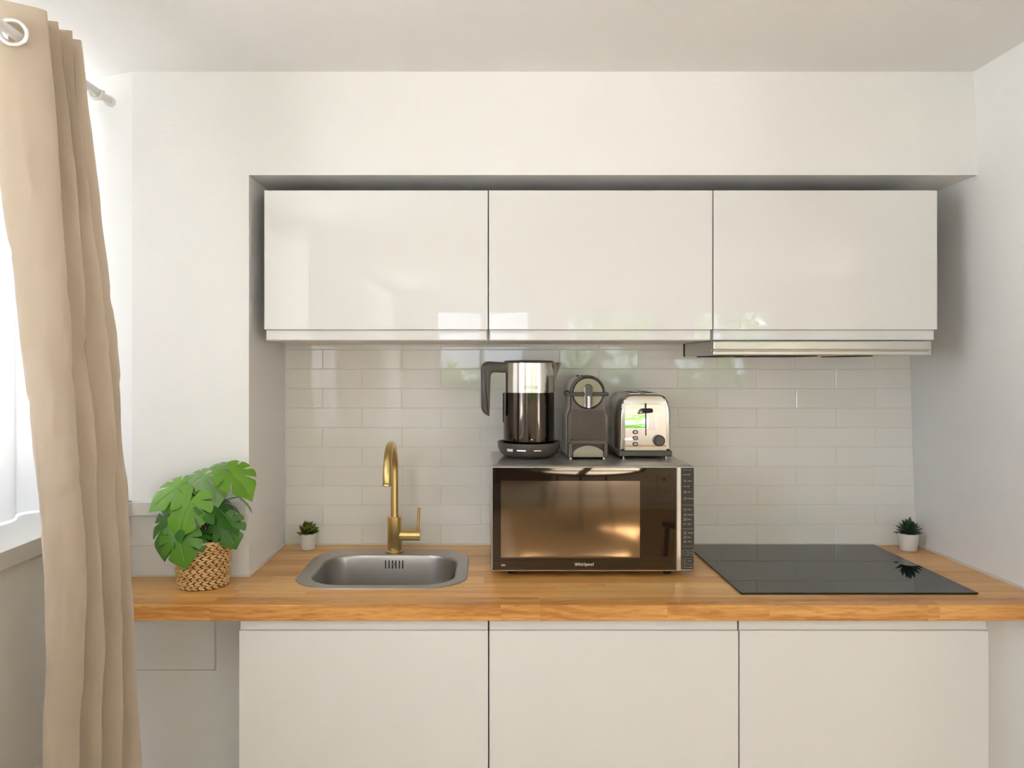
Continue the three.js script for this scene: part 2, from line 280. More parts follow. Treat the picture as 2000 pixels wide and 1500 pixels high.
// ------------------------------------------------------------------ extractor hood
{
  const t = thing('extractor_hood', 'slim pull-out stainless extractor hood under the right wall cabinet', 'hood', [0, 0, 0]);
  part('housing', rb(0.6075, 1.200, 1.5165, 1.556, 0.10, 0.375, 0.002), M.steelSoft, t);
  part('visor', [rb(0.6060, 1.1865, 1.5300, 1.5545, 0.3755, 0.402, 0.004), bx(0.608, 1.184, 1.5285, 1.5305, 0.3755, 0.398)], M.steelSoft, t, 'brushed steel front visor');
  part('lower_rail', rb(0.6060, 1.180, 1.5165, 1.5285, 0.3755, 0.400, 0.003), M.steelSoft, t);
  part('end_cap', rb(0.6055, 0.6135, 1.5160, 1.556, 0.085, 0.0995, 0.003), M.black, t, 'black end cap at the back');
  for (const [a, b] of [[0.63, 0.70], [0.74, 0.90], [1.0, 1.05]]) part('filter', bx(a, b, 1.5135, 1.5162, 0.15, 0.36), M.dark, t);
}
// ------------------------------------------------------------------ hob
{
  const t = thing('induction_hob', 'black glass induction hob set on the right of the worktop', 'hob', [0, 0, 0]);
  part('glass', rb(0.634, 1.2243, COUNTER + 0.0015, COUNTER + 0.0055, 0.018, 0.538, 0.0012), M.blackGlass, t);
  part('seal', bx(0.637, 1.2213, COUNTER + 0.0001, COUNTER + 0.0015, 0.021, 0.535), M.black, t);
}
// ------------------------------------------------------------------ sink
{
  const t = thing('kitchen_sink', 'round-cornered stainless steel inset sink in the worktop', 'sink', [0, 0, 0]);
  const S = SINK, N = 88;
  const rings = [[S.ocx, S.ocz, S.ohx, S.ohz, S.orr, 0.0003], [S.ocx, S.ocz, S.ohx - 0.001, S.ohz - 0.001, S.orr - 0.001, 0.0022], [S.ocx, S.ocz, S.ohx - 0.004, S.ohz - 0.004, S.orr - 0.004, 0.0034]];
  const mid = (f, y) => [lerp(S.ocx, S.cx, f), lerp(S.ocz, S.cz, f), lerp(S.ohx - 0.004, S.hx + 0.004, f), lerp(S.ohz - 0.004, S.hz + 0.004, f), lerp(S.orr - 0.004, S.r + 0.004, f), y];
  rings.push(mid(0.5, 0.0030), mid(0.85, 0.0034), mid(1, 0.0036));
  for (const [d, y] of [[-0.0, 0.0030], [0.003, 0.0], [0.0045, -0.006], [0.006, -0.02], [0.010, -0.06], [0.014, -0.11], [0.018, -0.125], [0.026, -0.137], [0.040, -0.144], [0.07, -0.147]]) rings.push([S.cx, S.cz, S.hx - d, S.hz - d, Math.max(0.03, S.r - d), y]);
  rings.push([S.cx, S.cz, 0.045, 0.045, 0.0449, -0.150]);
  const pts = rings.map((q) => { const p = rrPts(q[0], q[1], q[2], q[3], q[4], 21); p.push(p[0]); return p; });
  const nu = pts[0].length - 1;
  part('basin', grid(nu, rings.length - 1, (u, v) => { const j = Math.round(v * (rings.length - 1)), i = Math.round(u * nu); const p = pts[j][i]; return [p[0], COUNTER + rings[j][5], p[1]]; }, true), Object.assign(M.steelBasin, { side: THREE.DoubleSide }), t);
  for (let k = 0; k < 6; k++) if (true) part('overflow_slot', rb(-0.2995 + k * 0.0102, -0.2960 + k * 0.0102, COUNTER - 0.037, COUNTER - 0.013, S.cz - S.hz + 0.0045, S.cz - S.hz + 0.0085, 0.001), M.dark, t);
  part('overflow_screw', new THREE.CylinderGeometry(0.004, 0.004, 0.004, 16).rotateX(Math.PI / 2).translate(-0.2735, COUNTER - 0.023, S.cz - S.hz + 0.008), M.chrome, t);
  part('drain', lathe([[0, 0.002], [0.03, 0.002], [0.043, 0.004], [0.046, 0.001]]).translate(S.cx, COUNTER - 0.150, S.cz), M.chrome, t);
}
// ------------------------------------------------------------------ brass tap
{
  const t = thing('kitchen_tap', 'brushed brass swan-neck mixer tap behind the sink', 'tap', [-0.2765, COUNTER + 0.0035, 0.101]);
  part('base_ring', lathe([[0, 0], [0.0262, 0], [0.0262, 0.003], [0.0225, 0.005], [0, 0.005]]), M.brass, t);
  part('body', lathe([[0, 0.004], [0.0222, 0.004], [0.0222, 0.105], [0.0215, 0.1065], [0.0120, 0.1065], [0, 0.1065]]), M.brass, t);
  const pts = [[0, 0.10, 0], [0, 0.15, 0], [0, 0.20, 0], [0, 0.236, 0]]; const r = 0.0935, yc = 0.239;
  for (let a = 8; a <= 172; a += 8) pts.push([0, yc + r * Math.sin(R(a)), r - r * Math.cos(R(a))]); pts.push([0, yc - 0.002, 2 * r], [0, yc - 0.006, 2 * r]);
  part('spout', tube(pts, 0.0118, 80, 24), M.brass, t);
  part('outlet', lathe([[0, 0], [0.0098, 0.0], [0.0122, 0.0005], [0.0122, 0.010], [0, 0.010]], 32).translate(0, yc - 0.012, 2 * r), M.brass, t);
  part('aerator', new THREE.CircleGeometry(0.0088, 24).rotateX(Math.PI / 2).translate(0, yc - 0.0125, 2 * r), M.dark, t);
  const side = (x0, x1, rad) => new THREE.CylinderGeometry(rad, rad, x1 - x0, 32).rotateZ(Math.PI / 2).translate((x0 + x1) / 2, 0.049, 0);
  part('valve_arm', side(0.012, 0.0455, 0.0162), M.brass, t);
  const h = part('handle', [side(0.0470, 0.0775, 0.0165), side(0.0450, 0.0475, 0.0148)], M.brass, t);
  part('lever', tube([[0.0715, 0.060, 0], [0.0725, 0.09, 0], [0.0745, 0.132, 0]], 0.0046, 12, 16), M.brass, h);
}
// ------------------------------------------------------------------ microwave
const font = await new FontLoader().loadAsync('fonts/droid/droid_sans_bold.typeface.json');
const fontR = await new FontLoader().loadAsync('fonts/droid/droid_sans_regular.typeface.json').catch(() => font);
function textGeo(str, size, f = font, depth = 0.0003) { const g = new TextGeometry(str, { font: f, size, depth, curveSegments: 4, bevelEnabled: false }); g.computeBoundingBox(); const b = g.boundingBox; return g.translate(-(b.min.x + b.max.x) / 2, -(b.min.y + b.max.y) / 2, 0); }
M.print = std({ color: col(0.62, 0.58, 0.52), roughness: 0.5 });
M.printDim = std({ color: col(0.30, 0.27, 0.23), roughness: 0.5 });
M.mwGlass = std({ color: col(0.018, 0.012, 0.008), roughness: 0.02, ior: 1.62, specularColor: col(1.0, 0.84, 0.64) });
M.mwMesh = std({ color: col(0.30, 0.235, 0.17), metalness: 0.92, roughness: 0.06 });
M.mwBody = std({ color: col(0.55, 0.54, 0.515), metalness: 0.85, roughness: 0.3 });
const MWTOP = 1.220;
{
  const X0 = 0.015, X1 = 0.561, Y0 = 0.936, F = 0.385;
  const t = thing('microwave', 'silver and black microwave oven on the worktop under the kettle', 'microwave', [0, 0, 0]);
  part('body', rb(X0 + 0.002, X1 - 0.002, Y0 + 0.002, MWTOP, 0.03, F - 0.022, 0.004), M.mwBody, t);
  part('front_frame', rb(X0, X1, Y0, MWTOP - 0.001, F - 0.022, F - 0.003, 0.004), M.steelSoft, t, 'silver front frame');
  const door = part('door', rb(X0 + 0.004, 0.5105, Y0 + 0.005, MWTOP - 0.0045, F - 0.003, F, 0.001), M.mwGlass, t, 'black mirrored glass door');
  part('viewing_window', rb(0.0415, 0.414, 0.974, 1.180, F, F + 0.0006, 0.0002), M.mwMesh, door, 'bronze mirrored viewing window');
  part('lettering', textGeo('Whirlpool', 0.0078).translate(0.2645, 0.9555, F), M.print, door);
  part('lettering', textGeo('6th', 0.0052).translate(0.0480, 0.9545, F), M.print, door);
  part('door_handle', rb(0.5115, 0.5235, Y0 + 0.003, MWTOP - 0.003, F - 0.003, F + 0.004, 0.002), M.steel, t, 'upright silver handle strip');
  const cp = part('control_panel', rb(0.5255, 0.5585, Y0 + 0.006, MWTOP - 0.005, F - 0.003, F - 0.0005, 0.001), std({ color: col(0.022, 0.019, 0.015), roughness: 0.3 }), t, 'black touch control panel with pale print');
  const z = F - 0.0006, k = 2.075 / 1513, Y = (py) => 1.489 - (py - 714) * k, X = (px) => (px - 948) * k, pr = [], bar = (x0, x1, y, h = 1.2) => pr.push(bx(X(x0), X(x1), Y(y + h / 2), Y(y - h / 2), z, z + 0.0003));
  const ringG = (x, y, r) => pr.push(new THREE.RingGeometry(r * k * 0.62, r * k, 16).translate(X(x), Y(y), z + 0.0003));
  const frameG = (x0, x1, y0, y1) => { bar(x0, x1, y0, 0.6); bar(x0, x1, y1, 0.6); pr.push(bx(X(x0), X(x0 + 0.6), Y(y1), Y(y0), z, z + 0.0003), bx(X(x1 - 0.6), X(x1), Y(y1), Y(y0), z, z + 0.0003)); };
  bar(1334, 1352, 918, 0.7); bar(1332, 1355, 986.5, 0.6); bar(1332, 1355, 1033, 0.6); bar(1332, 1355, 1067, 0.6);
  for (const [y, a, b, ic] of [[927, 1341, 1349, 0], [939.5, 1343, 1351, 1], [950, 1342, 1347, 0], [961, 1343, 1350, 2], [974, 1342, 1355, 3], [995.5, 1343, 1351, 3], [1005.5, 1342, 1354, 1], [1014.5, 1342, 1350, 2], [1023.5, 1343, 1350, 0], [1041, 1344, 1355, 3], [1049.5, 1342, 1349, 3], [1058, 1343, 1351, 1]]) {
    bar(a, b, y, 1.5); if (ic === 3) ringG(1338, y, 2.6); else if (ic === 1) { bar(1336.5, 1339.5, y, 4); } else if (ic === 2) { bar(1335, 1341, y - 1.4, 1.4); bar(1335, 1341, y + 1.4, 1.4); } else bar(1334.5, 1340, y, 1.6);
  }
  frameG(1333, 1343.5, 1075, 1085); frameG(1345, 1355, 1075, 1085); bar(1336.5, 1340, 1080, 0.8); bar(1348, 1352, 1080, 0.8); pr.push(bx(X(1349.6), X(1350.4), Y(1082), Y(1078), z, z + 0.0003));
  frameG(1333, 1355.5, 1091, 1101); frameG(1333, 1355.5, 1103.5, 1112.5); frameG(1336, 1340, 1093.5, 1098.5); bar(1343, 1351, 1096, 1.5); bar(1336, 1339, 1108, 2.5); bar(1341, 1353, 1108, 1.3);
  part('printed_symbols', pr, M.printDim, cp);
  for (const [x, zz] of [[0.075, 0.33], [0.50, 0.33], [0.075, 0.07], [0.50, 0.07]]) part('foot', cyl(0.012, 0.014, Y0 + 0.002 - COUNTER, 16).translate(x, COUNTER, zz), M.black, t);
}
// ------------------------------------------------------------------ kettle
M.taupe = std({ color: col(0.085, 0.072, 0.062), roughness: 0.33 });
M.blackChrome = std({ color: col(0.085, 0.07, 0.058), metalness: 1, roughness: 0.06 });
M.kettleSteel = std({ color: col(0.80, 0.755, 0.68), metalness: 1, roughness: 0.15 });
{
  const t = thing('electric_kettle', 'tall black and steel electric kettle on its base, left on the microwave', 'kettle', [0.129, MWTOP, 0.16]);
  const base = part('base', lathe([[0, 0], [0.062, 0], [0.074, 0.003], [0.085, 0.012], [0.0915, 0.026], [0.0935, 0.042], [0.0925, 0.0445], [0.089, 0.044], [0.084, 0.034], [0, 0.033]], 64), M.taupe, t, 'dark boat-shaped kettle base');
  const pad = (x, w, h, m) => { const r = 0.0915, a = Math.asin(x / r), g = new RoundedBoxGeometry(w, h, 0.0024, 3, h * 0.34).rotateX(R(-14)).translate(0, 0.0255, r).rotateY(a); part('button', g, m, base); };
  pad(-0.058, 0.021, 0.0085, M.white); pad(-0.026, 0.027, 0.004, M.chrome); pad(0.0195, 0.022, 0.004, M.chrome);
  part('lower_body', lathe([[0, 0.034], [0.072, 0.034], [0.0755, 0.038], [0.0755, 0.06], [0.0748, 0.19]], 72), M.blackChrome, t, 'mirror-black lower body');
  part('upper_band', lathe([[0.0752, 0.190], [0.0756, 0.191], [0.0750, 0.276], [0.0742, 0.2775]], 72), M.kettleSteel, t, 'brushed steel upper band');
  part('lettering', textGeo('BOSCH', 0.0088, font, 0.0004).translate(0.002, 0.206, 0.0756), M.steelSoft, t);
  part('lid', lathe([[0.0744, 0.276], [0.0748, 0.280], [0.070, 0.2835], [0.03, 0.285], [0, 0.2855]], 64), M.taupe, t);
  part('spout', grid(12, 12, (u, v) => { const s = u * 2 - 1, w = 0.040 * v, p = 0.0235 * v; return [0.0715 + p * (1 - s * s) + 0.003 * (1 - Math.abs(s)), 0.220 + 0.0585 * v, w * s]; }), Object.assign(M.kettleSteel.clone(), { side: THREE.DoubleSide }), t);
  const s = new THREE.Shape(); s.moveTo(-0.068, 0.278); s.lineTo(-0.118, 0.2815); s.bezierCurveTo(-0.134, 0.2815, -0.1425, 0.272, -0.1425, 0.258); s.lineTo(-0.1415, 0.148); s.bezierCurveTo(-0.141, 0.131, -0.130, 0.124, -0.117, 0.1185); s.lineTo(-0.1135, 0.236); s.bezierCurveTo(-0.113, 0.245, -0.108, 0.249, -0.100, 0.249); s.lineTo(-0.068, 0.247);
  part('handle', toCreasedNormals(ext(s, 0.030, 0.006, -0.015, 10), 0.9), M.taupe, t, 'dark grey open handle');
  part('gauge_strip', rb(-0.0775, -0.073, 0.10, 0.188, -0.008, 0.008, 0.002), M.black, t);
}
// ------------------------------------------------------------------ coffee machine
M.cmFrame = std({ color: col(0.105, 0.09, 0.074), roughness: 0.28, metalness: 0.35 });
M.cmCream = std({ color: col(0.60, 0.56, 0.48), roughness: 0.3 });
M.cmDial = std({ color: col(0.34, 0.31, 0.22), roughness: 0.35, metalness: 0.3 });
M.cmGrid = std({ color: col(0.13, 0.092, 0.066), roughness: 0.45 });
{
  const t = thing('coffee_machine', 'small capsule coffee machine between kettle and toaster on the microwave', 'coffee machine', [0.2955, MWTOP + 0.004, 0.225]);
  const outline = (k, r) => { const s = new THREE.Shape(); s.moveTo(-0.058 + k, 0); s.lineTo(-0.058 + k, 0.114); s.bezierCurveTo(-0.058 + k, 0.128, -0.0495 + k, 0.130, -0.0495 + k, 0.144); s.lineTo(-0.0495 + k, 0.178); s.absarc(0, 0.186, r, Math.PI + 0.16, -0.16, true); s.lineTo(0.0495 - k, 0.144); s.bezierCurveTo(0.0495 - k, 0.130, 0.058 - k, 0.128, 0.058 - k, 0.114); s.lineTo(0.058 - k, 0); return s; };
  part('shell', toCreasedNormals(ext(outline(0.002, 0.0500), 0.165, 0.006, -0.185, 20), 0.7), M.cmCream, t, 'cream plastic body shell');
  part('front_frame', toCreasedNormals(ext(outline(0, 0.0515), 0.026, 0.004, -0.022, 20), 0.7), M.cmFrame, t, 'dark grey front frame');
  const dial = part('head_plate', new THREE.CylinderGeometry(0.0425, 0.0425, 0.006, 48).rotateX(Math.PI / 2).translate(0, 0.186, 0.004), M.cmDial, t, 'round olive-grey head plate');
  part('head_ring', new THREE.TorusGeometry(0.0438, 0.0026, 8, 48).translate(0, 0.186, 0.0055), M.black, dial);
  part('head_clip', [rb(-0.016, -0.008, 0.228, 0.234, 0.003, 0.008, 0.001), rb(0.007, 0.015, 0.228, 0.234, 0.003, 0.008, 0.001)], M.black, dial);
  const lever = part('lever', rb(-0.062, 0.058, 0.1775, 0.1885, 0.008, 0.020, 0.004, 3), M.cmFrame, t, 'dark lever bar across the head');
  part('lever_groove', rb(-0.058, 0.055, 0.1823, 0.1838, 0.0195, 0.0204, 0.0004), M.black, lever);
  part('lever_hinge', new THREE.TorusGeometry(0.0062, 0.0022, 8, 24).translate(-0.0615, 0.186, 0.010), M.black, lever);
  const capsule = (w, y0, y1, z0, z1) => ext(rrShape(-w, w, y0, y1, w * 0.98), z1 - z0, 0.002, z0, 12);
  part('outlet_head', capsule(0.0108, 0.148, 0.212, 0.006, 0.024), M.cmFrame, t);
  part('outlet_pipe', new THREE.CylinderGeometry(0.0062, 0.0062, 0.034, 20).translate(0, 0.161, 0.022), M.steelSoft, t, 'pale coffee outlet');
  part('outlet_rib', rb(-0.0125, -0.0085, 0.146, 0.205, 0.006, 0.020, 0.0015), M.steelSoft, t);
  const gs = part('cup_grid', toCreasedNormals(ext(rrShape(-0.050, 0.050, 0.050, 0.138, 0.008), 0.006, 0.001, 0.002, 6), 0.7), M.cmGrid, t, 'brown perforated grid panel');
  const holes = []; for (let j = 0; j < 18; j++) for (let i = 0; i < 19; i++) { const x = -0.045 + i * 0.005, y = 0.056 + j * 0.0046 + (i % 2) * 0.0023; if (y < 0.135 && Math.hypot(Math.max(0, Math.abs(x) - 0.04), Math.max(0, y - 0.127)) < 0.009) holes.push(new THREE.CircleGeometry(0.0016, 6).translate(x, y, 0.0083)); }
  const hm = part('perforations', holes, M.dark, gs); hm.userData.kind = 'stuff';
  part('drip_tray_rim', toCreasedNormals(ext(rrShape(-0.052, 0.052, 0.040, 0.052, 0.003), 0.014, 0.002, 0.002, 4), 0.7), M.cmFrame, t);
  const a = new THREE.Shape(); a.moveTo(-0.043, 0.002); a.lineTo(-0.043, 0.018); a.bezierCurveTo(-0.02, 0.042, 0.02, 0.042, 0.043, 0.018); a.lineTo(0.043, 0.002);
  part('drip_tray_front', toCreasedNormals(ext(a, 0.012, 0.002, 0.002, 12), 0.7), M.cmDial, t, 'arched grey-green drip tray front');
  for (const s of [-1, 1]) { part('leg', rb(s * 0.0505 - 0.006, s * 0.0505 + 0.006, -0.0005, 0.044, -0.004, 0.010, 0.003), M.cmFrame, t); part('foot', cyl(0.005, 0.005, 0.004, 12).translate(s * 0.048, -0.004, -0.01), M.chrome, t); part('foot', cyl(0.005, 0.005, 0.004, 12).translate(s * 0.045, -0.004, -0.17), M.black, t); }
  for (const x of [-0.022, -0.010]) part('button', new THREE.SphereGeometry(0.005, 16, 8).scale(1, 0.4, 1).translate(x, 0.2345, -0.060), M.black, t);
}
// ------------------------------------------------------------------ toaster
M.toasterShell = std({ color: col(0.60, 0.57, 0.53), metalness: 1, roughness: 0.24 });
{
  const t = thing('toaster', 'polished steel toaster with black lever on the right of the microwave', 'toaster', [0.4645, MWTOP, 0.213]);
  const s = new THREE.Shape(); s.moveTo(-0.074, 0.022); s.lineTo(-0.0735, 0.125); s.bezierCurveTo(-0.071, 0.170, -0.060, 0.184, -0.036, 0.1855); s.lineTo(0.036, 0.1855); s.bezierCurveTo(0.060, 0.184, 0.071, 0.170, 0.0735, 0.125); s.lineTo(0.074, 0.022);
  part('shell', toCreasedNormals(ext(s, 0.20, 0.006, -0.202, 16), 0.8), M.toasterShell, t, 'brushed steel shell');
  const yc = 0.070, Rr = 0.65, zf = (y) => -(y - yc) * (y - yc) / (2 * Rr) + 0.0035;
  part('front_plate', grid(2, 24, (u, v) => { const y = lerp(0.025, 0.157, v), hw = 0.0595; return [(u * 2 - 1) * hw, y, zf(y)]; }), Object.assign(M.chrome.clone(), { side: THREE.DoubleSide }), t, 'mirror-polished front plate');
  part('plate_edge', [bx(-0.0600, -0.0590, 0.0245, 0.157, -0.004, 0.002), bx(0.0590, 0.0600, 0.0245, 0.157, -0.004, 0.002), bx(-0.06, 0.06, 0.0235, 0.0250, -0.004, 0.0018), bx(-0.06, 0.06, 0.1565, 0.158, -0.006, -0.001)], M.steelSoft, t);
  part('base', rb(-0.0768, 0.0768, 0.0055, 0.0225, -0.204, 0.004, 0.003), M.cmFrame, t, 'dark grey base band');
  for (const [x, z] of [[-0.062, -0.01], [0.062, -0.01], [-0.062, -0.19], [0.062, -0.19]]) part('foot', cyl(0.0035, 0.0045, 0.006, 16).translate(x, 0, z), M.chrome, t);
  part('lever_slot', bx(-0.0014, 0.0020, 0.066, 0.160, 0.0, 0.0040), M.black, t);
  const lv = part('lever', rb(-0.016, 0.018, 0.133, 0.1455, 0.001, 0.024, 0.005, 3), M.black, t, 'black push-down lever');
  part('lever_tip', new THREE.SphereGeometry(0.005, 16, 10).translate(-0.0155, 0.1345, 0.018), M.steel, lv);
  for (const y of [0.0765, 0.0590, 0.0415]) { const b = part('button', toCreasedNormals(ext(rrShape(-0.0385, -0.0225, y - 0.0058, y + 0.0058, 0.0055), 0.003, 0.0006, 0.0025, 8), 0.8), M.taupe, t); part('button_cap', toCreasedNormals(ext(rrShape(-0.0350, -0.0260, y - 0.0028, y + 0.0028, 0.0026), 0.003, 0.0006, 0.0042, 6), 0.8), M.steelSoft, b); }
  const k = part('browning_knob', new THREE.CylinderGeometry(0.0160, 0.0168, 0.013, 32).rotateX(Math.PI / 2).translate(0.0375, 0.052, 0.009), M.black, t, 'round dark browning knob');
  part('knob_cap', new THREE.CylinderGeometry(0.0128, 0.0128, 0.002, 32).rotateX(Math.PI / 2).translate(0.0375, 0.052, 0.0160), M.taupe, k);
  for (const x of [-0.026, 0.022]) { const f = part('slot_collar', rb(x - 0.016, x + 0.016, 0.1845, 0.1885, -0.175, -0.028, 0.0015), M.steel, t); part('bread_slot', bx(x - 0.011, x + 0.011, 0.1880, 0.1891, -0.168, -0.035), M.dark, f); }
}
// ------------------------------------------------------------------ succulents
M.pot = std({ color: col(0.80, 0.775, 0.73), roughness: 0.3 });
M.soil = std({ color: col(0.03, 0.022, 0.014), roughness: 1 });
function succLeaf(L, w, th, tipPow) { return grid(10, 10, (u, v) => { const a = u * Math.PI * 2, prof = Math.pow(Math.sin(Math.PI * Math.pow(v * 0.985 + 0.01, tipPow)), 0.8), cup = 0.10 * L * v * v; return [Math.cos(a) * w * prof, v * L, Math.sin(a) * th * prof + cup]; }, true); }
function succulent(label, pos, rt, rbm, h, mats, spec) {
  const t = thing('potted_succulent', label, 'succulent', pos, 'two small potted succulents');
  part('pot', lathe([[0, 0], [rbm - 0.002, 0], [rbm, 0.002], [rt, h], [rt - 0.0025, h + 0.0008], [rt - 0.004, h - 0.002], [rbm, h - 0.008], [0, h - 0.008]], 40), M.pot, t, 'white pot');
  part('soil', new THREE.CircleGeometry(rt - 0.003, 24).rotateX(-Math.PI / 2).translate(0, h - 0.0055, 0), M.soil, t);
  for (const [n, tilt, L, w, y, tp, ph] of spec) { const g = succLeaf(L, w, w * 0.38, tp); for (let k = 0; k < n; k++) { const o = part('leaf', g, mats[k % mats.length], t); const a = ph + k / n * Math.PI * 2 + rr(-0.12, 0.12); o.rotation.order = 'YXZ'; o.rotation.set(R(tilt + rr(-7, 7)), a, 0); o.position.set(Math.sin(a) * 0.003, h + y - 0.004, Math.cos(a) * 0.003); const s = rr(0.88, 1.08); o.scale.set(s, s, s); } }
  return t;
}
const succA = [std({ color: col(0.12, 0.17, 0.012), roughness: 0.45 }), std({ color: col(0.16, 0.185, 0.016), roughness: 0.45 }), std({ color: col(0.09, 0.15, 0.014), roughness: 0.45 })];
const succB = [std({ color: col(0.025, 0.065, 0.03), roughness: 0.4 }), std({ color: col(0.035, 0.085, 0.04), roughness: 0.4 }), std({ color: col(0.045, 0.075, 0.038), roughness: 0.4 })];
succulent('round-leaved olive-green succulent in a white pot beside the sink', [-0.550, COUNTER, 0.058], 0.0258, 0.0205, 0.049, succA, [[9, 68, 0.034, 0.0085, 0, 1.5, 0], [9, 50, 0.034, 0.0090, 0.002, 1.6, 0.35], [8, 32, 0.034, 0.0085, 0.005, 1.6, 0.1], [6, 15, 0.034, 0.0075, 0.008, 1.5, 0.5], [3, 4, 0.033, 0.006, 0.010, 1.4, 0.2]]);
succulent('spiky dark green succulent in a white pot behind the hob corner', [1.3045, COUNTER, 0.072], 0.0298, 0.0240, 0.052, succB, [[9, 72, 0.037, 0.0062, 0, 1.0, 0.2], [9, 55, 0.042, 0.0070, 0.001, 1.0, 0.5], [8, 34, 0.044, 0.0075, 0.003, 1.0, 0.1], [5, 14, 0.044, 0.0080, 0.005, 1.05, 0.6], [3, 4, 0.045, 0.0075, 0.006, 1.05, 0.2]]);

